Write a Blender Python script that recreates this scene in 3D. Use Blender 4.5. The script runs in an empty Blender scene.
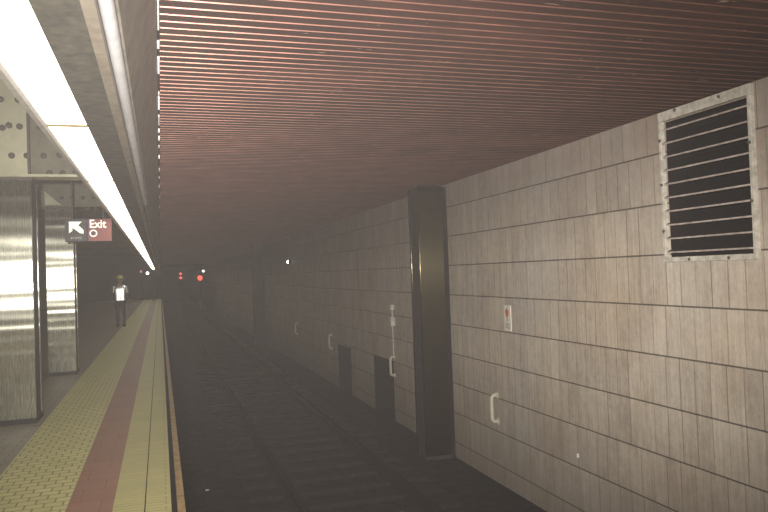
import bpy, bmesh, math, random
from mathutils import Vector, Matrix
random.seed(7)
PI = math.pi
scene = bpy.context.scene
COL = scene.collection

# ------------------------------------------------------------ camera
yaw, pitch, roll = math.radians(17.442), math.radians(1.2954), math.radians(2.0)
fw = Vector((math.sin(yaw) * math.cos(pitch), math.cos(yaw) * math.cos(pitch), math.sin(pitch)))
rt = Vector((math.cos(yaw), -math.sin(yaw), 0)); up = rt.cross(fw)
rt2 = math.cos(roll) * rt - math.sin(roll) * up
up2 = math.cos(roll) * up + math.sin(roll) * rt
cd = bpy.data.cameras.new('camera'); cam = bpy.data.objects.new('camera', cd); COL.objects.link(cam)
cam.matrix_world = Matrix((rt2, up2, -fw)).transposed().to_4x4()
cd.sensor_width = 36; cd.lens = 715 / 768 * 36; cd.clip_start = .02; cd.clip_end = 400
scene.camera = cam

# ------------------------------------------------------------ world, haze, flash, exposure
w = bpy.data.worlds.new('world'); scene.world = w; w.use_nodes = True
wn = w.node_tree; wn.nodes.clear()
wo = wn.nodes.new('ShaderNodeOutputWorld'); bg = wn.nodes.new('ShaderNodeBackground')
bg.inputs[0].default_value = (.06, .048, .048, 1); bg.inputs[1].default_value = 1.0
wn.links.new(bg.outputs[0], wo.inputs[0])
vs = wn.nodes.new('ShaderNodeVolumeScatter')                      # thin smoky haze filling the station
vs.inputs['Color'].default_value = (.72, .65, .61, 1); vs.inputs['Density'].default_value = .0019
wn.links.new(vs.outputs[0], wo.inputs[1])

fl = bpy.data.lights.new('camera_flash', 'SPOT'); fl.energy = 2700; fl.spot_size = math.radians(60); fl.spot_blend = 1; fl.shadow_soft_size = .03
fl.color = (1.0, .96, .90)
flo = bpy.data.objects.new('camera_flash', fl); COL.objects.link(flo)
flo.matrix_world = Matrix.Translation((-.15, .02, .14)) @ cam.matrix_world.to_3x3().to_4x4() @ Matrix.Rotation(math.radians(-2.5), 4, 'X') @ Matrix.Diagonal((1.3, 1, 1, 1))

fb = bpy.data.lights.new('haze_fill', 'POINT'); fb.energy = 620; fb.shadow_soft_size = .03; fb.color = fl.color   # added fill lamp at the flash, evens out the haze and lifts dark areas
fbo = bpy.data.objects.new('haze_fill', fb); COL.objects.link(fbo); fbo.location = (-.15, .02, .14)

scene.view_settings.view_transform = 'Standard'; scene.view_settings.look = 'None'
scene.view_settings.gamma = 1; scene.view_settings.use_curve_mapping = False
scene.view_settings.exposure = 0

# ------------------------------------------------------------ helpers
class NT:
    def __init__(s, name):
        s.m = bpy.data.materials.new(name); s.m.use_nodes = True
        s.t = s.m.node_tree; s.b = s.t.nodes['Principled BSDF']
        s.out = s.t.nodes['Material Output']
    def n(s, k, **kw):
        x = s.t.nodes.new(k)
        for a, v in kw.items(): setattr(x, a, v)
        return x
    def put(s, sock, v):
        if isinstance(v, bpy.types.NodeSocket): s.t.links.new(v, sock)
        elif v is not None: sock.default_value = v
    def math(s, op, a, b=None, c=None, clamp=False):
        x = s.n('ShaderNodeMath', operation=op); x.use_clamp = clamp
        s.put(x.inputs[0], a); s.put(x.inputs[1], b) if b is not None else None
        if c is not None: s.put(x.inputs[2], c)
        return x.outputs[0]
    def xyz(s):
        tc = s.n('ShaderNodeTexCoord'); sp = s.n('ShaderNodeSeparateXYZ')
        s.t.links.new(tc.outputs['Object'], sp.inputs[0]); return tc.outputs['Object'], sp.outputs
    def comb(s, x, y, z):
        c = s.n('ShaderNodeCombineXYZ'); s.put(c.inputs[0], x); s.put(c.inputs[1], y); s.put(c.inputs[2], z); return c.outputs[0]
    def noise(s, vec, scale, detail=3, rough=.6):
        x = s.n('ShaderNodeTexNoise'); s.put(x.inputs['Vector'], vec)
        x.inputs['Scale'].default_value = scale; x.inputs['Detail'].default_value = detail; x.inputs['Roughness'].default_value = rough
        return x.outputs[0]
    def white(s, vec):
        x = s.n('ShaderNodeTexWhiteNoise', noise_dimensions='3D'); s.put(x.inputs['Vector'], vec); return x.outputs['Value']
    def ramp(s, v, stops):
        r = s.n('ShaderNodeValToRGB'); s.put(r.inputs[0], v)
        e = r.color_ramp.elements
        while len(e) < len(stops): e.new(.5)
        for q, (p, c) in zip(e, stops): q.position = p; q.color = (*c, 1) if len(c) == 3 else c
        return r.outputs[0]
    def mix(s, f, a, b, mode='MIX'):
        x = s.n('ShaderNodeMix', data_type='RGBA', blend_type=mode)
        s.put(x.inputs[0], f)
        s.put(x.inputs[6], a if not isinstance(a, tuple) else (*a, 1)); s.put(x.inputs[7], b if not isinstance(b, tuple) else (*b, 1))
        return x.outputs[2]
    def bump(s, h, strength=.5, dist=.01):
        x = s.n('ShaderNodeBump'); s.put(x.inputs['Height'], h); x.inputs['Strength'].default_value = strength
        x.inputs['Distance'].default_value = dist; s.t.links.new(x.outputs[0], s.b.inputs['Normal'])
    def set(s, col=None, rough=None, metal=None, spec=None):
        if col is not None: s.put(s.b.inputs['Base Color'], (*col, 1) if isinstance(col, tuple) else col)
        if rough is not None: s.put(s.b.inputs['Roughness'], rough)
        if metal is not None: s.put(s.b.inputs['Metallic'], metal)
        if spec is not None: s.b.inputs['Specular IOR Level'].default_value = spec
        return s.m

def plain(name, c, rough=.6, metal=0, var=.25, scale=12, spec=.4):
    k = NT(name); v, _ = k.xyz(); n = k.noise(v, scale)
    lo = tuple(x * (1 - var) for x in c); hi = tuple(min(1, x * (1 + var)) for x in c)
    k.set(k.ramp(n, [(.3, lo), (.7, hi)]), rough, metal, spec); return k.m
def glow(name, c, e):
    k = NT(name); k.set(c, .5); v, _ = k.xyz()
    k.b.inputs['Emission Color'].default_value = (*c, 1); k.b.inputs['Emission Strength'].default_value = e; return k.m

class MB:
    def __init__(s): s.v = []; s.f = []; s.mi = []; s.cur = 0
    def quad(s, pts):
        b = len(s.v); s.v += [tuple(p) for p in pts]; s.f.append(tuple(range(b, b + len(pts)))); s.mi.append(s.cur)
    def box(s, x0, x1, y0, y1, z0, z1):
        b = len(s.v)
        s.v += [(x0, y0, z0), (x1, y0, z0), (x1, y1, z0), (x0, y1, z0), (x0, y0, z1), (x1, y0, z1), (x1, y1, z1), (x0, y1, z1)]
        for q in ((0, 3, 2, 1), (4, 5, 6, 7), (0, 1, 5, 4), (1, 2, 6, 5), (2, 3, 7, 6), (3, 0, 4, 7)):
            s.f.append(tuple(b + i for i in q)); s.mi.append(s.cur)
    def prism(s, prof, a0, a1, axis='Y'):       # prof: list of 2D points, extruded along the axis
        n = len(prof); b = len(s.v)
        for a in (a0, a1):
            for p, q in prof:
                s.v.append({'Y': (p, a, q), 'X': (a, p, q), 'Z': (p, q, a)}[axis])
        for i in range(n):
            j = (i + 1) % n; s.f.append((b + i, b + j, b + n + j, b + n + i)); s.mi.append(s.cur)
        s.f.append(tuple(b + i for i in range(n))[::-1]); s.f.append(tuple(b + n + i for i in range(n))); s.mi += [s.cur] * 2
    def tube(s, pts, r, n=12):
        pts = [Vector(p) for p in pts]; b = len(s.v); rr = r if isinstance(r, (list, tuple)) else [r] * len(pts)
        ref = None
        for i, p in enumerate(pts):
            d = (pts[min(i + 1, len(pts) - 1)] - pts[max(i - 1, 0)]).normalized()
            if ref is None: ref = d.orthogonal().normalized()
            u = (ref - d * ref.dot(d)).normalized(); ref = u; w_ = d.cross(u)
            for k in range(n):
                t = 2 * PI * k / n; s.v.append(tuple(p + rr[i] * (math.cos(t) * u + math.sin(t) * w_)))
        for i in range(len(pts) - 1):
            for k in range(n):
                l = (k + 1) % n; s.f.append((b + i * n + k, b + i * n + l, b + (i + 1) * n + l, b + (i + 1) * n + k)); s.mi.append(s.cur)
        s.f.append(tuple(b + k for k in range(n))[::-1]); s.f.append(tuple(b + (len(pts) - 1) * n + k for k in range(n))); s.mi += [s.cur] * 2
    def build(s, name, mats, parent=None, loc=(0, 0, 0), bevel=0, smooth=False):
        me = bpy.data.meshes.new(name); me.from_pydata(s.v, [], s.f)
        for m in (mats if isinstance(mats, list) else [mats]): me.materials.append(m)
        me.polygons.foreach_set('material_index', s.mi)
        bm = bmesh.new(); bm.from_mesh(me); bmesh.ops.recalc_face_normals(bm, faces=bm.faces)
        if bevel: bmesh.ops.bevel(bm, geom=[e for e in bm.edges if len(e.link_faces) == 2 and e.calc_face_angle(0) > .6], offset=bevel, segments=2, affect='EDGES', profile=.6)
        if smooth:
            for f in bm.faces: f.smooth = True
        bm.to_mesh(me); bm.free()
        if smooth:
            try: me.set_sharp_from_angle(angle=math.radians(40))
            except Exception: pass
        o = bpy.data.objects.new(name, me); COL.objects.link(o); o.location = loc; o.parent = parent
        return o
def tag(o, label=None, cat=None, group=None, kind=None):
    if label: o['label'] = label
    if cat: o['category'] = cat
    if group: o['group'] = group
    if kind: o['kind'] = kind
    return o
def thing(name, label, cat, loc, rz=0, group=None):
    o = bpy.data.objects.new(name, None); COL.objects.link(o); o.location = loc; o.rotation_euler = (0, 0, rz)
    return tag(o, label, cat, group)
def copy_tree(o, parent=None):
    c = o.copy(); COL.objects.link(c); c.parent = parent
    for ch in list(o.children): copy_tree(ch, c)
    return c
def struct(mb, name, m, **k): return tag(mb.build(name, m, **k), kind='structure')

# ------------------------------------------------------------ dimensions (camera eye at the origin)
XW, ZF, ZC, ZP = 4.4, -2.97, 1.36, -1.6
Y0, Y1 = -9.0, 110.0
ROW, Z00 = .465, -.395

# ------------------------------------------------------------ materials
def wall_mat():
    k = NT('wall_panels'); vec, (X, Y, Z) = k.xyz()
    rv = k.math('DIVIDE', k.math('SUBTRACT', Z, Z00), ROW); ri = k.math('FLOOR', rv); rf = k.math('FRACT', rv)
    off = k.white(k.comb(ri, 3.7, 1.1))
    cv = k.math('ADD', k.math('DIVIDE', Y, .185), off); ci = k.math('FLOOR', cv); cf = k.math('FRACT', cv)
    hd = k.math('MINIMUM', rf, k.math('SUBTRACT', 1.0, rf))           # distance to the horizontal joint
    hj = k.math('SUBTRACT', 1.0, k.math('DIVIDE', hd, .020), clamp=True)
    hj = k.math('MINIMUM', k.math('MULTIPLY', hj, 2.0), 1.0)
    vd = k.math('MINIMUM', cf, k.math('SUBTRACT', 1.0, cf))
    vj = k.math('SUBTRACT', 1.0, k.math('DIVIDE', vd, .045), clamp=True)
    edge = k.math('ROUND', cv)
    vstr = k.math('ADD', .35, k.math('MULTIPLY', .65, k.white(k.comb(edge, ri, 9.1))))
    vj = k.math('MULTIPLY', vj, vstr)
    cell = k.white(k.comb(ci, ri, 2.0))
    bv = k.math('FLOOR', k.math('DIVIDE', cv, 4.0)); blk = k.white(k.comb(bv, ri, 5.0))
    streak = k.noise(k.comb(X, k.math('MULTIPLY', Y, 14.0), k.math('MULTIPLY', Z, .8)), 2.2, 5, .75)
    fine = k.noise(k.comb(X, k.math('MULTIPLY', Y, 4.0), Z), 26, 4, .75)
    broad = k.noise(vec, .7, 3, .5)
    val = k.math('ADD', k.math('MULTIPLY', cell, .13), k.math('MULTIPLY', blk, .10))
    val = k.math('ADD', val, k.math('MULTIPLY', streak, .75))
    val = k.math('ADD', val, k.math('MULTIPLY', k.math('SUBTRACT', fine, .5), .55))
    val = k.math('ADD', val, k.math('MULTIPLY', k.math('SUBTRACT', k.noise(vec, 9, 5, .75), .5), .5))
    val = k.math('SUBTRACT', val, .07)
    c = k.ramp(val, [(.12, (.31, .27, .23)), (.5, (.52, .475, .41)), (.9, (.73, .685, .61))])
    c = k.mix(k.math('MULTIPLY', k.math('GREATER_THAN', broad, .55), .0), c, (.4, .25, .18))
    warm = k.ramp(broad, [(.35, (1, .97, .95)), (.7, (1.0, .89, .78))])
    c = k.mix(1.0, c, warm, 'MULTIPLY')
    dirt_dim = k.math('MULTIPLY', k.math('SUBTRACT', 1.0, k.math('DIVIDE', k.math('SUBTRACT', Z, ZF), 1.7), clamp=True), .75)  # wall-foot dirt, deepened in colour for the flash falling off
    c = k.mix(dirt_dim, c, (.13, .105, .085))
    top = k.math('MULTIPLY', k.math('MULTIPLY', k.math('SUBTRACT', Z, .15, clamp=True), streak), 1.0, clamp=True)  # grime streaks, with flash falloff near the ceiling put into the colour
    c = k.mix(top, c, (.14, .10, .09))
    gr = k.math('MULTIPLY', k.math('SUBTRACT', k.noise(k.comb(X, k.math('MULTIPLY', Y, 2.0), Z), 1.1, 6, .7), .5), 2.2, clamp=True)
    c = k.mix(k.math('MULTIPLY', gr, .8), c, (.20, .15, .11))
    c = k.mix(k.math('MULTIPLY', vj, .8), c, (.07, .055, .045))
    c = k.mix(k.math('MULTIPLY', hj, .85), c, (.05, .04, .035))
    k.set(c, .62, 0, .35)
    h = k.math('SUBTRACT', k.math('MULTIPLY', fine, .15), k.math('ADD', hj, k.math('MULTIPLY', vj, .5)))
    k.bump(h, .6, .006); return k.m
M = {}
M['wall'] = wall_mat()
def ceil_mat():
    k = NT('ceiling_slats'); vec, (X, Y, Z) = k.xyz()
    n = k.noise(k.comb(k.math('MULTIPLY', X, .5), k.math('MULTIPLY', Y, 1.4), Z), 1.3, 5, .65)
    n2 = k.noise(vec, 40, 3)
    c = k.ramp(n, [(.3, (.035, .014, .011)), (.5, (.062, .025, .019)), (.72, (.11, .045, .033))])
    # patches of darker brown scattered at random over the slats
    s = k.math('MULTIPLY', k.math('SUBTRACT', k.noise(vec, .55, 4, .6), .45), 4.0, clamp=True)
    c = k.mix(k.math('MULTIPLY', s, .5), c, (.05, .03, .028))
    # pale scuffs
    sc = k.noise(k.comb(k.math('MULTIPLY', X, 1.0), k.math('MULTIPLY', Y, 5.0), Z), 3.4, 4, .7)
    spot = k.math('MULTIPLY', k.math('SUBTRACT', sc, .655), 12.0, clamp=True)
    c = k.mix(k.math('MULTIPLY', spot, .6), c, (.55, .40, .30))
    k.set(c, .8, 0, .1); k.bump(n2, .15, .002); return k.m
M['ceiling'] = ceil_mat()
M['soffit_concrete'] = plain('soffit_concrete', (.058, .054, .038), .9, 0, .55, 16)
M['fascia'] = plain('fascia', (.22, .20, .165), .5, 0, .3, 9)
M['ridge'] = plain('ridge', (.22, .19, .15), .5, 0, .3, 14)
M['pipe'] = plain('pipe', (.62, .62, .64), .35, 0, .15, 8)
M['dark'] = plain('dark', (.012, .010, .010), .9, 0, .3, 5, .1)
M['bed'] = plain('track_bed', (.016, .013, .013), .95, 0, .6, 6, .1)
M['rail'] = plain('rail_rust', (.018, .014, .012), 1, 0, .3, 30, 0)
M['tie'] = plain('tie_wood', (.016, .013, .012), .9, 0, .3, 20, .1)
def paver(name, c1, c2, mort, bw, bh, ms=.012, axis_swap=False, rough=.55, dirt_dim=.35):
    k = NT(name); vec, (X, Y, Z) = k.xyz()
    b = k.n('ShaderNodeTexBrick'); b.inputs['Scale'].default_value = 1
    b.inputs['Brick Width'].default_value = bw; b.inputs['Row Height'].default_value = bh
    b.inputs['Mortar Size'].default_value = ms; b.inputs['Mortar Smooth'].default_value = .2
    k.put(b.inputs['Vector'], k.comb(X, Y, 0.0))
    b.inputs['Color1'].default_value = (*c1, 1); b.inputs['Color2'].default_value = (*c2, 1); b.inputs['Mortar'].default_value = (*mort, 1)
    n = k.noise(vec, 3.0, 4, .6); n2 = k.noise(vec, 45, 3, .7)
    c = k.mix(k.math('MULTIPLY', k.math('SUBTRACT', k.math('ADD', k.math('MULTIPLY', n, .8), k.math('MULTIPLY', n2, .4)), .35), dirt_dim * 2, clamp=True), b.outputs[0], tuple(x * .45 for x in c1))
    k.set(c, rough, 0, .35)
    k.bump(k.math('ADD', k.math('MULTIPLY', b.outputs['Fac'], -1.0), k.math('MULTIPLY', n2, .2)), .5, .004); return k.m
M['yellow_brick'] = paver('yellow_brick', (.62, .56, .25), (.54, .49, .22), (.22, .19, .09), .13, .105, .007)
M['yellow_tread'] = paver('yellow_tread', (.52, .46, .20), (.47, .42, .18), (.22, .19, .08), 3.0, .062, .004)
M['red_strip'] = paver('red_strip', (.31, .15, .10), (.28, .135, .09), (.20, .07, .05), .3, .3, .003)
M['grey_brick'] = paver('grey_brick', (.27, .23, .175), (.22, .19, .15), (.09, .075, .06), .2, .1, .006)
M['nosing'] = plain('nosing', (.30, .19, .08), .6, 0, .4, 10)
def steel(name, c, rough, an=.85, rot=.0, wav=.35):
    k = NT(name); vec, (X, Y, Z) = k.xyz()
    st = k.noise(k.comb(k.math('MULTIPLY', X, 60.0), k.math('MULTIPLY', Y, 60.0), k.math('MULTIPLY', Z, .8)), 2.0, 3)
    ru = k.math('ADD', rough - .05, k.math('MULTIPLY', st, .1))
    bl = k.noise(vec, 2.5, 4)
    k.set(k.ramp(bl, [(.3, tuple(x * .8 for x in c)), (.7, c)]), ru, 1.0)
    k.b.inputs['Anisotropic'].default_value = an; k.b.inputs['Anisotropic Rotation'].default_value = rot
    tg = k.n('ShaderNodeTangent', direction_type='RADIAL', axis='Z'); k.t.links.new(tg.outputs[0], k.b.inputs['Tangent'])
    k.bump(k.noise(k.comb(k.math('MULTIPLY', X, .06), 0.0, Z), 4.5, 1), wav, .02)
    return k.m
M['steel'] = steel('brushed_steel', (.50, .495, .40), .27, 1.0, 0, .5)
M['dark_steel'] = steel('dark_steel', (.05, .042, .022), .2, 1.0, 0, .08)
M['paint'] = plain('girder_paint', (.60, .58, .40), .6, 0, .12, 5)
M['girder_dark'] = plain('girder_dark', (.10, .09, .075), .6, 0, .2, 8)
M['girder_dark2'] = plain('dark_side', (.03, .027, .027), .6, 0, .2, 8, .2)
M['girder_paint_darker'] = plain('girder_paint_darker', (.19, .18, .125), .6, 0, .15, 6)  # darker copy of the girder paint
M['rivet'] = plain('rivet', (.10, .09, .07), .6, 0, .2, 30)
M['plat_ceiling'] = plain('platform_ceiling_paint', (.22, .21, .17), .8, 0, .2, 2)
M['tube'] = glow('light_diffuser', (1.0, .97, .80), 4.6)
M['rim'] = plain('fixture_rim', (.48, .45, .43), .35, .3, .12, 20)
M['seam'] = plain('seam', (.10, .07, .03), .8, 0, .2, 12, .1)

# ------------------------------------------------------------ the setting
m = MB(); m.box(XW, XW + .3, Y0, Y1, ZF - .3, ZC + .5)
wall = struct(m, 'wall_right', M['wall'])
# refuge niches cut through the wall near the track bed
def cut(obj, x0, x1, y0, y1, z0, z1):
    c = MB(); c.box(x0, x1, y0, y1, z0, z1); co = c.build('cutter', M['dark'])
    md = obj.modifiers.new('niche', 'BOOLEAN'); md.object = co; md.operation = 'DIFFERENCE'; md.solver = 'EXACT'
    return co
cutters = [cut(wall, XW - .1, XW + .6, 13.62, 15.0, ZF - .02, -1.78), cut(wall, XW - .1, XW + .6, 16.95, 18.3, ZF - .02, -1.83),
           cut(wall, XW - .1, XW + .6, 4.41, 5.37, .045, 1.262)]
bpy.context.view_layer.update()
dg = bpy.context.evaluated_depsgraph_get()
nm = bpy.data.meshes.new_from_object(wall.evaluated_get(dg)); wall.modifiers.clear(); wall.data = nm
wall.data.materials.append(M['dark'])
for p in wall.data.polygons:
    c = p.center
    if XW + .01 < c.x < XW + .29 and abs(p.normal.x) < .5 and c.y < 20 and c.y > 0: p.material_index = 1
for c in cutters: bpy.data.objects.remove(c)
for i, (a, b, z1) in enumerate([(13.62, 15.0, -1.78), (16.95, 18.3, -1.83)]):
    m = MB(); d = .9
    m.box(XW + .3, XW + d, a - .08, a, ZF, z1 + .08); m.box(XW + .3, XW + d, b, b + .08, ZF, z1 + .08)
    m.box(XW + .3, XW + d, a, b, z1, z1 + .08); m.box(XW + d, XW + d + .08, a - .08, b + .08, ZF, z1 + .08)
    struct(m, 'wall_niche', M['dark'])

m = MB(); m.box(-.02, XW + 1.1, Y0, Y1, ZF - .2, ZF); struct(m, 'floor', M['bed'])
# slatted ceiling over the track: every slat is a pan with a turned-down front lip
m = MB(); y = Y0; P = .1042
CL = .035
while y < 70:
    m.prism([(y, ZC + .030), (y, ZC + .008), (y + .092, ZC + .008), (y + .092, ZC + .03)], CL, XW, 'X')
    m.cur = 1; m.prism([(y - .0035, ZC + .0125), (y - .0010, ZC + .0052), (y + .0010, ZC + .0052), (y - .0005, ZC + .0125)], CL, XW, 'X'); m.cur = 0
    y += P
m.box(CL, XW, Y0, 70, ZC + .05, ZC + .07)
m.box(CL, XW, 70, Y1, ZC, ZC + .07)
struct(m, 'ceiling', [M['ceiling'], plain('ceiling_lip', (.20, .085, .062), .42, .6, .35, 3)])

# platform: body, strips of different paving, nosing
m = MB(); m.box(-7, .035, Y0, 64, ZF, ZP - .03); struct(m, 'floor_platform_body', M['dark'])
def strip(x0, x1, mat, name, z=ZP):
    m = MB(); m.box(x0, x1, Y0, 64, ZP - .03, z); return struct(m, name, mat)
strip(-7, -1.327, M['grey_brick'], 'floor_platform')
strip(-1.327, -.678, M['yellow_brick'], 'floor_yellow_brick_band')
strip(-.678, -.361, M['red_strip'], 'floor_red_band')
strip(-.361, -.148, M['yellow_tread'], 'floor_yellow_band')
strip(-.148, -.140, M['dark'], 'floor_joint', ZP - .006)
strip(-.140, .035, M['yellow_tread'], 'floor_yellow_edge_band')
m = MB(); m.box(.035, .076, Y0, 64, ZP - .12, ZP - .05); m.box(.076, .128, Y0, 64, ZP - .16, ZP - .005)
m.mi = [0] * 6 + [1] * 6
struct(m, 'trim_platform_nosing', [M['dark'], M['nosing']])
m = MB(); m.box(-7.2, -7, Y0, 64, ZF, 2.75); struct(m, 'wall_left', M['plat_ceiling'])
m = MB(); m.box(-7, -.64, Y0, 64, 2.75, 2.9); struct(m, 'ceiling_platform', M['plat_ceiling'])
m = MB(); m.box(-7.2, -.03, 64, 64.3, ZF, 2.2); struct(m, 'wall_platform_end', M['dark'])
# edge beam between platform and track: concrete underside, ridge, sloping fascia
m = MB(); m.prism([(-.375, .90), (-.215, .90), (-.215, 2.9), (-.375, 2.9)], Y0, 64); struct(m, 'trim_beam', M['soffit_concrete'])
m = MB(); m.prism([(-.215, .875), (-.172, .875), (-.172, 1.2), (-.215, 1.2)], Y0, 64); struct(m, 'trim_ridge', M['ridge'])
m = MB(); m.prism([(-.118, .93), (-.108, .93), (.018, 1.355), (.018, 1.6), (-.118, 1.6)], Y0, 64); struct(m, 'trim_fascia', M['fascia'])
m = MB(); m.box(-.172, -.118, Y0, 64, 1.0, 1.1); struct(m, 'trim_channel', M['dark'])

# track
m = MB(); m.box(.5, 4.0, Y0, 80, ZF, ZF + .02); struct(m, 'floor_track_slab', M['bed'])
rail_p = [(-.07, 0), (.07, 0), (.07, .012), (.012, .03), (.012, .11), (.035, .12), (.035, .15), (-.035, .15), (-.035, .12), (-.012, .11), (-.012, .03), (-.07, .012)]
for x, lb in ((1.55, 'dark rusty running rail nearer the platform, deep in the track trench'), (2.99, 'dark rusty running rail nearer the panelled wall')):
    m = MB(); m.prism([(p, q) for p, q in rail_p], Y0, 58); o = m.build('rail', M['rail'], loc=(x, 0, ZF + .08))
    tag(o, lb, 'rail', 'rails of the track')
tie = MB(); tie.box(-1.25, 1.25, -.11, .11, 0, .06)
t0 = tie.build('railroad_tie', M['tie'], loc=(2.27, 6.0, ZF + .02))
tag(t0, 'dark wooden tie under the rails on the trench floor', 'tie', 'ties under the rails')
for i in range(1, 60):
    c = t0.copy(); COL.objects.link(c); c.location.y = 6.0 + i * .6

# ------------------------------------------------------------ fluorescent fixtures
def fixture():
    t = thing('fluorescent_light', '', 'light', (0, 0, 0), 0, 'fluorescent lights in a continuous row')
    L = 2.4
    m = MB(); m.prism([(-.583, .905), (-.379, .905), (-.379, .955), (-.583, .955)], .012, L - .012); m.build('diffuser', M['tube'], t)
    m = MB(); m.prism([(-.628, .885), (-.600, .885), (-.588, .90), (-.588, 1.0), (-.60, 1.0), (-.612, .905), (-.628, .905)], 0, L); m.build('rim', M['rim'], t)
    m = MB(); m.box(-.60, -.376, 0, L, .96, 1.12); m.build('housing', M['girder_dark'], t)
    m = MB(); m.box(-.588, -.376, 0, .016, .896, .95); m.build('end_cap', M['seam'], t)
    return t
f0 = fixture(); k0 = -5
for i in range(k0, 24):
    o = f0 if i == k0 else copy_tree(f0)
    o.location = (0, 4.42 + 2.4 * i, 0)
    if i < -1: o['label'] = 'white fluorescent light above the platform edge, behind the near ones at frame top'
    elif i == -1: o['label'] = 'nearest white fluorescent light at the top left corner of the picture'
    elif i == 0: o['label'] = 'white fluorescent light just beyond the first dark seam of the overhead row'
    elif i == 1: o['label'] = 'white fluorescent light beyond the second seam, left above the exit sign'
    elif i == 2: o['label'] = 'white fluorescent light of the overhead row level with the exit sign'
    else: o['label'] = 'far fluorescent light in the tapering end of the overhead row'

# bright pipe along the beam
m = MB(); m.tube([(-.145, Y0, .925), (-.145, 9, .925)], .026, 14)
o = m.build('conduit_pipe', M['pipe'], smooth=True); tag(o, 'pale painted pipe running along the beam beside the white lights', 'pipe')
m = MB(); m.tube([(-.145, 9.0, .925), (-.145, 64, .925)], .022, 12)
o = m.build('conduit_pipe', M['ridge'], smooth=True); tag(o, 'dull brown far length of pipe along the overhead beam', 'pipe')
# light leaking through the slot between fascia and ceiling
slot = thing('slot_light', 'broken line of lit slots where the sloping fascia meets the slatted ceiling', 'light', (.027, 0, ZC))
ML = glow('slot_glow', (1, .95, .9), 1.6); ML2 = glow('slot_glow_dim', (1, .9, .8), .35)
segs = [(a, b - a, c) for a, b, c in [(3.62, 3.74, 0), (3.79, 4.03, 0), (4.25, 4.36, 1), (4.56, 4.89, 1), (5.42, 5.50, 0), (5.57, 5.93, 1), (6.18, 6.55, 0), (6.76, 6.86, 1), (7.1, 7.25, 1),
    (7.58, 7.7, 0), (8.2, 8.34, 1), (9.16, 9.34, 0), (9.9, 10.0, 0), (10.8, 11.05, 0), (12.2, 12.4, 0), (13.8, 14.1, 0)]]
for a, l, b in segs:
    m = MB(); m.box(-.004, .004, a, a + l, -.004, .012); m.build('lit_slot', ML if b else ML2, slot)

# ------------------------------------------------------------ columns and girders
def column(x0, x1, y0, y1, z0, z1, label, mat, cat='column', group=None):
    cx, cy = (x0 + x1) / 2, (y0 + y1) / 2; hx, hy = (x1 - x0) / 2, (y1 - y0) / 2
    t = thing('steel_column', label, cat, (cx, cy, z0), 0, group)
    m = MB(); m.box(-hx, hx, -hy, -hy + .06, .0, z1 - z0 - .03); m.box(-hx, hx, hy - .06, hy, .0, z1 - z0 - .03); m.build('cladding', mat, t, bevel=.008)
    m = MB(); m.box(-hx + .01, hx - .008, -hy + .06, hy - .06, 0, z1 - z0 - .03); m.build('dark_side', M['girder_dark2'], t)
    m = MB(); m.box(-hx - .008, hx + .008, -hy - .008, hy + .008, 0, .06); m.build('base_band', M['girder_dark2'], t)
    return t
def girder(yf, z0, label, x0=-6.98, x1=-.64):
    t = thing('girder', label, 'girder', (0, yf, z0))
    m = MB(); m.box(x0, x1, .10, .13, .02, 2.74 - z0); m.box(x0, x1, -.02, .08 if yf > 10 else .3, 0, .03); m.build('web', M['paint'] if yf < 10 else M['girder_paint_darker'], t)
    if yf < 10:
        m = MB(); m.box(-1.40, x1 - .003, .085, .0995, .03, 2.74 - z0); m.build('darker_panel', M['girder_paint_darker'], t)  # darker panel laid over the right part of the web
    for (x, z) in [(-1.69, 1.82), (-1.62, 1.85), (-1.51, 1.84), (-1.30, 1.83), (-1.60, 1.50), (-1.44, 1.50), (-1.26, 1.50), (-1.09, 1.51), (-1.20, 1.30), (-1.06, 1.30), (-.92, 1.31), (-1.70, 2.15), (-1.52, 2.15)]:
        m = MB(); m.tube([(x, .10, z - z0), (x, .075, z - z0), (x, .06, z - z0)], [.037, .034, .015], 10); m.build('rivet', M['rivet'], t, smooth=True)
    m = MB(); m.prism([(-1.87, .03), (-1.60, .03), (-1.87, .28)], .04, .065); m.build('gusset', M['paint'], t)
    m = MB(); m.box(-1.425, -1.40, .02, .10, .03, 2.74 - z0); m.build('stiffener', M['girder_dark'], t)
    return t
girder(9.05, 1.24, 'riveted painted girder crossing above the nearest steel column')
girder(13.5, 1.33, 'second riveted girder above the column behind the exit sign')
c1 = column(-1.86, -1.405, 9.13, 9.6, ZP, 1.24, 'brushed steel column nearest the camera at the left edge', M['steel'])
c2 = column(-1.885, -1.435, 13.6, 14.05, ZP, 1.33, 'second brushed steel column, its top beside the exit sign', M['steel'])
for c, zt in ((c1, 2.84), (c2, 2.93)):
    m = MB(); m.box(-.25, .25, -.26, .26, zt - .035, zt); m.build('capital', M['girder_dark'], c)
# wall column with a dark joint against the wall
wc = column(3.90, 4.315, 10.55, 11.0, ZF, ZC, 'dark metal column standing against the panelled wall', M['dark_steel'], group=None)
m = MB(); m.box(.2085, .2895, -.2, .2, 0, ZC - ZF - .03); m.build('joint_strip', M['dark'], wc)
wc2 = column(3.90, 4.34, 31.6, 32.05, ZF, ZC, '', M['girder_dark2']); wc2['label'] = 'far dim metal column against the wall, near the small white lamp'

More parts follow.
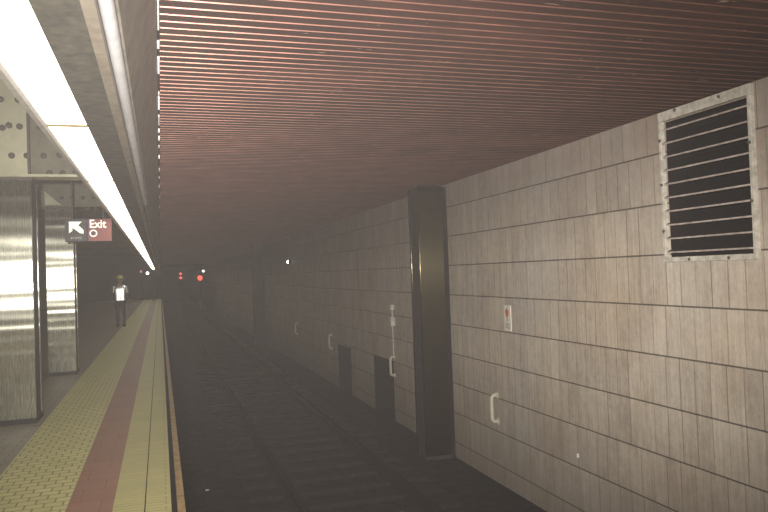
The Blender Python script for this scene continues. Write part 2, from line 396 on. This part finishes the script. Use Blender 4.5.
# ------------------------------------------------------------ louvred vent
t = thing('louvred_vent', 'large louvred metal vent high on the panelled wall', 'vent', (XW, 4.89, 0))
ya, yb, za, zb = -.53, .53, 0.0, 1.355
MF = plain('vent_frame', (.50, .46, .39), .55, .0, .3, 18); MBl = plain('vent_blade', (.022, .018, .018), .6, 0, .25, 14)
ML_ = plain('vent_lip', (.40, .33, .29), .55, 0, .35, 14)
for nme, b in (('frame_bar', (ya, yb, zb - .085, zb)), ('frame_bar', (ya, yb, za, za + .045)), ('frame_bar', (ya, ya + .032, za + .045, zb - .085)), ('frame_bar', (yb - .03, yb, za + .045, zb - .085))):
    m = MB(); m.box(-.045, 0, b[0], b[1], b[2], b[3]); m.build(nme, MF, t, bevel=.004)
for i in range(10):
    z = .085 + i * .1225
    m = MB(); m.prism([(-.028, z), (-.028, z + .012), (-.02, z + .014), (.18, z + .125), (.18, z + .118), (-.018, z + .004)], ya + .032, yb - .03)
    bl = m.build('blade', MBl, t)
    m = MB(); m.box(-.034, -.0285, ya + .032, yb - .03, z - .004, z + .010); m.build('lip', ML_, bl)
m = MB(); m.box(.29, .30, ya - .0, yb, za, zb - .08); m.build('back_plate', M['dark'], t)
for (y, z) in [(-.22, zb - .03), (.3, zb - .02), (ya + .02, .9), (ya + .02, .45), (yb - .02, 1.1), (yb - .02, .7), (yb - .02, .28), (.2, .02), (-.25, .02)]:
    m = MB(); m.tube([(-.045, y, z), (-.054, y, z)], .014, 8); m.build('bolt', M['rivet'], t)

# ------------------------------------------------------------ wall fittings
MH = plain('handle_paint', (.46, .43, .32), .45, 0, .12, 30)
def handle(label, y, zt, h=.42, tilt=.0):
    t = thing('grab_handle', label, 'grab handle', (XW, y, zt - h), 0, 'grab handles along the wall')
    m = MB(); m.tube([(0, 0, .03), (-.055, 0, .03), (-.08, 0, .055), (-.085, 0, .09), (-.085, 0, h - .09), (-.08, 0, h - .055), (-.055, 0, h - .03), (0, 0, h - .03)], .027, 12)
    m.build('bar', MH, t, smooth=True)
    for z in (.03, h - .03):
        m = MB(); m.box(-.012, 0, -.04, .04, z - .04, z + .04); m.build('mounting_plate', MH, t)
    return t
handle('cream grab handle on the wall right of the dark metal column', 9.02, -1.72)
handle('cream grab handle on the wall at the near side of the larger niche', 13.55, -1.66)
handle('pale grab handle on the wall just beyond the smaller far niche', 18.95, -1.62)
handle('faintest far grab handle on the wall, left of both niches', 24.0, -1.6)
# small plaque with red mark
t = thing('wall_sign', 'small white notice with a red mark on the panelled wall', 'sign', (XW, 8.60, -.84))
MWt = plain('sign_white', (.72, .68, .58), .5, 0, .08, 30); MRd = plain('sign_red', (.50, .13, .08), .5, 0, .15, 30)
m = MB(); m.box(-.012, 0, -.095, .095, 0, .345); m.build('plate', MWt, t, bevel=.003)
m = MB(); m.prism([(0.0, .31), (.052, .26), (.03, .2), (.0, .175), (-.03, .2), (-.052, .26)], -.016, -.0125, 'X'); m.build('red_emblem', MRd, t)
m = MB(); m.box(-.016, -.0125, -.008, .008, .13, .18); m.build('red_stem', MRd, t)
m = MB()
for z in (.09, .065, .04): m.box(-.014, -.0125, -.06, .06, z, z + .008)
m.build('printed_line', M['rivet'], t)
# box and conduit above second handle
t = thing('junction_box', 'small pale box with a conduit on the wall above the second grab handle', 'box', (XW, 13.5, -.55))
m = MB(); m.box(-.09, 0, -.07, .07, -.52, -.34); m.build('box_body', MF, t, bevel=.01)
m = MB(); m.box(-.08, 0, -.06, .06, -.2, -.1); m.build('cap', MF, t, bevel=.01)
m = MB(); m.tube([(-.03, 0, -.35), (-.03, 0, -.2)], .018, 8); m.tube([(-.03, 0, -.52), (-.03, 0, -1.10)], .012, 8); m.build('conduit', MF, t, smooth=True)
# small lamp on far wall
def lamp(name, label, cat, loc, r, col, e, backs=(-1, 0), rd=True):
    t = thing(name, label, cat, loc)
    m = MB()
    if backs[0]: m.tube([(0, 0, 0), (.1 * -backs[0], 0, 0)], r * 1.2, 12)
    else: m.tube([(0, .0, 0), (0, .14, 0)], r * 1.25, 12)
    m.build('housing', M['dark'], t)
    if not backs[0]:
        m = MB(); m.tube([(0, .1, ZP - loc[2]), (0, .1, 0)], .03, 8); m.build('post', M['dark'], t)
    m = MB(); m.tube([(0, -.05, 0), (0, -.03, 0), (0, 0, 0)], [r * .5, r * .9, r], 14); m.build('lens', glow(name + '_glow', col, e), t, smooth=True)
    return t
lamp('wall_lamp', 'small white lamp glowing high on the far stretch of wall', 'lamp', (XW - .1, 24.9, .475), .055, (1, .97, .92), 9)
def signal(label, x, y, z, lenses):
    t = thing('track_signal', label, 'signal', (x, y, ZF))
    H = z - ZF
    m = MB(); m.tube([(0, .1, 0), (0, .1, H)], .04, 10); m.build('mast', M['dark'], t)
    zs = [l[0] for l in lenses]
    m = MB(); m.box(-.17, .17, 0, .2, H + min(zs) - .22, H + max(zs) + .22); m.build('signal_head', M['dark'], t, bevel=.02)
    for dz, dx, r, c, e in lenses:
        m = MB(); m.tube([(dx, -.06, H + dz), (dx, -.03, H + dz), (dx, 0, H + dz)], [r * .4, r * .85, r], 14)
        m.build('lens', glow('signal_glow', c, e), t, smooth=True)
        m = MB(); m.tube([(dx, -.0, H + dz + r * 1.1), (dx, -.14, H + dz + r * 1.1)], .02, 6); m.build('hood', M['dark'], t)
    return t
signal('distant track signal with two small red lights, one above the other', 1.60, 60, .25, [(-.13, 0, .10, (1, .10, .08), 1.6), (.2, 0, .10, (1, .12, .1), 1.3)])
signal('distant track signal with one larger red light and a white light above', 3.1, 60, .05, [(.0, 0, .20, (1, .08, .05), 2.2), (.55, .28, .11, (1, .95, .9), 1.6)])
lamp('platform_lamp', 'tiny bluish white lamp at the far end of the platform', 'lamp', (-.97, 62, .6), .12, (.75, .88, 1), 5, (0, 0))
lamp('marker_lamp', 'tiny dull pinkish lamp left of the bluish one at platform end', 'lamp', (-1.47, 62, .75), .10, (.8, .42, .36), .5, (0, 0))

# ------------------------------------------------------------ exit sign
t = thing('exit_sign', 'hanging black and red exit sign with a white arrow', 'sign', (-.955, 11.0, .585))
MBk = plain('sign_black', (.015, .014, .016), .4, 0, .2, 20); MRed = plain('sign_panel_red', (.27, .055, .045), .45, 0, .12, 20)
MWh = glow('sign_lettering', (.95, .93, .82), .6)
m = MB(); m.box(-.31, .31, -.02, .05, 0, .325); m.build('casing', plain('sign_case', (.03, .03, .045), .5), t, bevel=.004)
m = MB(); m.box(-.305, -.035, -.026, -.0205, .006, .319); m.build('arrow_panel', MBk, t)
m = MB(); m.box(.0, .305, -.026, -.0205, .006, .319); m.build('exit_panel', MRed, t)
def poly(name, pts, parent, mat, y=-.0275, d=.003):
    m = MB(); m.prism(pts, y - d, y); return m.build(name, mat, parent)
# arrow to the upper left: head corner and diagonal shaft
ax, az = -.255, .285
m = MB()
for pts in ([(ax, az), (ax + .17, az), (ax + .13, az - .045), (ax + .045, az - .045)], [(ax, az), (ax + .045, az - .045), (ax + .045, az - .13), (ax, az - .165)], [(ax + .03, az - .03), (ax + .10, az - .03), (ax + .19, az - .12), (ax + .19, az - .175), (ax + .145, az - .165), (ax + .03, az - .075)]):
    m.prism(pts, -.030, -.0265)
m.build('arrow', MWh, t)
m = MB()
for i, wd in enumerate([.022, .016, .02, .024, .018]): m.box(-.235 + i * .031, -.235 + i * .031 + wd, -.030, -.0265, .038 + .006 * (i % 2), .066)
m.build('small_lettering', plain('dim_lettering', (.45, .42, .36), .5), t)
fc = bpy.data.curves.new('t', 'FONT'); fc.body = 'Exit'; fc.size = .165; fc.extrude = .0015; fc.offset = .0035
fo = bpy.data.objects.new('t', fc); COL.objects.link(fo); bpy.context.view_layer.update()
me = bpy.data.meshes.new_from_object(fo.evaluated_get(bpy.context.evaluated_depsgraph_get())); bpy.data.objects.remove(fo)
me.materials.clear(); me.materials.append(MWh)
o = bpy.data.objects.new('lettering', me); COL.objects.link(o); o.parent = t; o.location = (.012, -.0285, .195); o.rotation_euler = (PI / 2, 0, 0); o.scale = (.88, 1, 1)
m = MB(); n = 24
for i in range(n):
    a, b = 2 * PI * i / n, 2 * PI * (i + 1) / n; R, r = .052, .036; cx, cz = .065, .115
    m.prism([(cx + R * math.cos(a), cz + R * math.sin(a)), (cx + R * math.cos(b), cz + R * math.sin(b)), (cx + r * math.cos(b), cz + r * math.sin(b)), (cx + r * math.cos(a), cz + r * math.sin(a))], -.030, -.0265)
m.build('ring_emblem', MWh, t)
m = MB(); m.box(.043, .087, -.031, -.0265, .100, .128); m.build('emblem_bar', MBk, t)
for x in (-.215, .2):
    m = MB(); m.tube([(x, .015, .325), (x, .015, 2.165)], .012, 8); m.build('hanger_rod', M['girder_dark'], t)

# litter specks
def scrap(label, loc, s, rot):
    m = MB(); m.prism([(-s, -s * .5), (s * .8, -s * .7), (s, s * .5), (-s * .3, s * .8)], -.002, .002, 'Z')
    o = m.build('paper_scrap', plain('paper', (.85, .83, .78), .7, 0, .05), loc=loc); o.rotation_euler = rot
    tag(o, label, 'litter'); return o
scrap('white scrap on the track bed close to the platform nosing', (.545, 10.33, ZF + .026), .03, (0, 0, .5))
scrap('tiny white scrap stuck to the panelled wall low down right of the grab handle', (XW - .004, 7.04, -2.12), .028, (0, PI / 2, .0))

# ------------------------------------------------------------ the worker on the platform
def skin_mesh(verts, edges, name, mat, parent, root=0, sub=2):
    me = bpy.data.meshes.new(name); me.from_pydata([v[:3] for v in verts], edges, [])
    o = bpy.data.objects.new(name, me); COL.objects.link(o)
    md = o.modifiers.new('skin', 'SKIN'); md.use_smooth_shade = True
    for i, v in enumerate(verts):
        sv = me.skin_vertices[0].data[i]; sv.radius = (v[3], v[4] if len(v) > 4 else v[3]); sv.use_root = (i == root)
    s = o.modifiers.new('sub', 'SUBSURF'); s.levels = sub; s.render_levels = sub
    bpy.context.view_layer.update()
    nm = bpy.data.meshes.new_from_object(o.evaluated_get(bpy.context.evaluated_depsgraph_get()))
    o.modifiers.clear(); o.data = nm; nm.materials.clear(); nm.materials.append(mat); o.parent = parent
    for p in nm.polygons: p.use_smooth = True
    return o
t = thing('person', 'person in a hard hat and bright reflective vest standing on the platform', 'person', (-1.36, 27, ZP), math.radians(2.9), 0)
MSk = plain('skin', (.30, .17, .11), .6); MTr = plain('trousers', (.02, .019, .024), .9, 0, .2, 20, .1)
V = [(0, 0, .95, .15, .11), (0, 0, 1.12, .14, .10), (0, 0, 1.30, .17, .11), (0, 0, 1.42, .15, .09), (0, 0, 1.50, .055, .055), (0, -.01, 1.58, .075, .085), (0, -.01, 1.66, .082, .095), (0, -.005, 1.72, .06, .07)]
E = [(0, 1), (1, 2), (2, 3), (3, 4), (4, 5), (5, 6), (6, 7)]
for s in (-1, 1):
    b = len(V)
    V += [(s * .095, 0, .86, .095), (s * .105, -.015, .50, .062), (s * .11, .02, .10, .045), (s * .115, -.02, .04, .042), (s * .12, -.15, .03, .035)]
    E += [(0, b), (b, b + 1), (b + 1, b + 2), (b + 2, b + 3), (b + 3, b + 4)]
    b = len(V)
    V += [(s * .19, 0, 1.41, .06), (s * .245, .01, 1.14, .045), (s * .26, -.05, .90, .03), (s * .26, -.06, .85, .034, .02), (s * .258, -.068, .80, .03, .018)]
    E += [(3, b), (b, b + 1), (b + 1, b + 2), (b + 2, b + 3), (b + 3, b + 4)]
body = skin_mesh(V, E, 'body', MTr, t)
body.data.materials.append(MSk)
for p in body.data.polygons:
    c = p.center
    if c.z > 1.49 or (abs(c.x) > .2 and c.z < .93): p.material_index = 1
for s in (-1, 1):
    V = []; E = []
    for k_, (dy, L) in enumerate([(-.030, .075), (-.010, .085), (.010, .08), (.028, .065)]):
        b = len(V); V += [(s * .258, -.068 + dy, .80, .009), (s * .262, -.07 + dy, .80 - L * .55, .008), (s * .252, -.075 + dy, .80 - L, .007)]; E += [(b, b + 1), (b + 1, b + 2)]
        if b: E.append((b - 3, b))
    b = len(V); V += [(s * .25, -.095, .84, .010), (s * .243, -.12, .80, .009), (s * .240, -.125, .77, .008)]; E += [(b, b + 1), (b + 1, b + 2), (0, b)]
    skin_mesh(V, E, 'fingers', MSk, t, sub=1)
def lathe(prof, cx, cy, n=20, sx=1, sy=1):
    m = MB(); rings = []
    for r, z in prof: 
        b = len(m.v); m.v += [(cx + r * sx * math.cos(2 * PI * i / n), cy + r * sy * math.sin(2 * PI * i / n), z) for i in range(n)]; rings.append(b)
    for a, b in zip(rings, rings[1:]):
        for i in range(n):
            j = (i + 1) % n; m.f.append((a + i, a + j, b + j, b + i)); m.mi.append(0)
    return m
# face
m = MB(); m.tube([(0, -.095, 1.66), (0, -.118, 1.63), (0, -.10, 1.622)], [.008, .014, .006], 8); m.build('nose', MSk, t, smooth=True)
for s in (-1, 1):
    m = MB(); m.tube([(s * .032, -.092, 1.662), (s * .032, -.102, 1.662)], [.013, .006], 8); m.build('eye', M['dark'], t)
    m = MB(); m.tube([(s * .078, 0, 1.68), (s * .094, .005, 1.66), (s * .08, 0, 1.62)], [.01, .016, .008], 8); m.build('ear', MSk, t, smooth=True)
m = MB(); m.box(-.024, .024, -.098, -.088, 1.596, 1.604); m.build('mouth', plain('lips', (.2, .07, .06)), t)
m = lathe([(.145, 1.705), (.14, 1.715), (.108, 1.715), (.105, 1.75), (.085, 1.79), (.045, 1.815), (.002, 1.82)], 0, -.005, 20, 1, 1.1)
m.build('hard_hat', plain('hat_yellow', (.60, .58, .12), .3, 0, .08), t, smooth=True)
k = NT('reflective_vest'); v, _ = k.xyz(); k.set(k.ramp(k.noise(v, 30), [(.3, (.92, .93, .90)), (.7, (1, 1, .98))]), .32, 1.0); MV = k.m
k = NT('vest_fabric'); k.set((.75, .72, .55), .7); MVF = k.m
# vest: nearly flat front and back, rounded sides, arm openings
def vest():
    m = MB(); n = 28; rows = []
    for z, hx, hy in [(.93, .185, .145), (1.05, .18, .145), (1.2, .19, .145), (1.32, .20, .142), (1.41, .195, .13), (1.455, .15, .105), (1.49, .085, .085)]:
        b = len(m.v); rows.append(b)
        for i in range(n):
            a = 2 * PI * i / n; c, s = math.cos(a), math.sin(a); e = .22
            m.v.append((hx * math.copysign(abs(c) ** .45, c), hy * math.copysign(abs(s) ** e, s), z))
    for a, b in zip(rows, rows[1:]):
        for i in range(n):
            j = (i + 1) % n; m.f.append((a + i, a + j, b + j, b + i)); m.mi.append(0)
    return m
ve = vest().build('vest', MV, t, smooth=True)
m = MB(); m.box(-.016, .016, -.152, -.146, .93, 1.22); m.build('zip', MVF, ve)
for s in (-1, 1):
    m = MB(); m.tube([(s * .19, 0, 1.43), (s * .215, .0, 1.30), (s * .24, .008, 1.20)], [.07, .066, .058], 12); m.build('sleeve', MV, t, smooth=True)
    m = lathe([(.05, 0), (.055, .03), (.05, .1)], s * .11, 0, 12); m.build('boot_cuff', MTr, t)
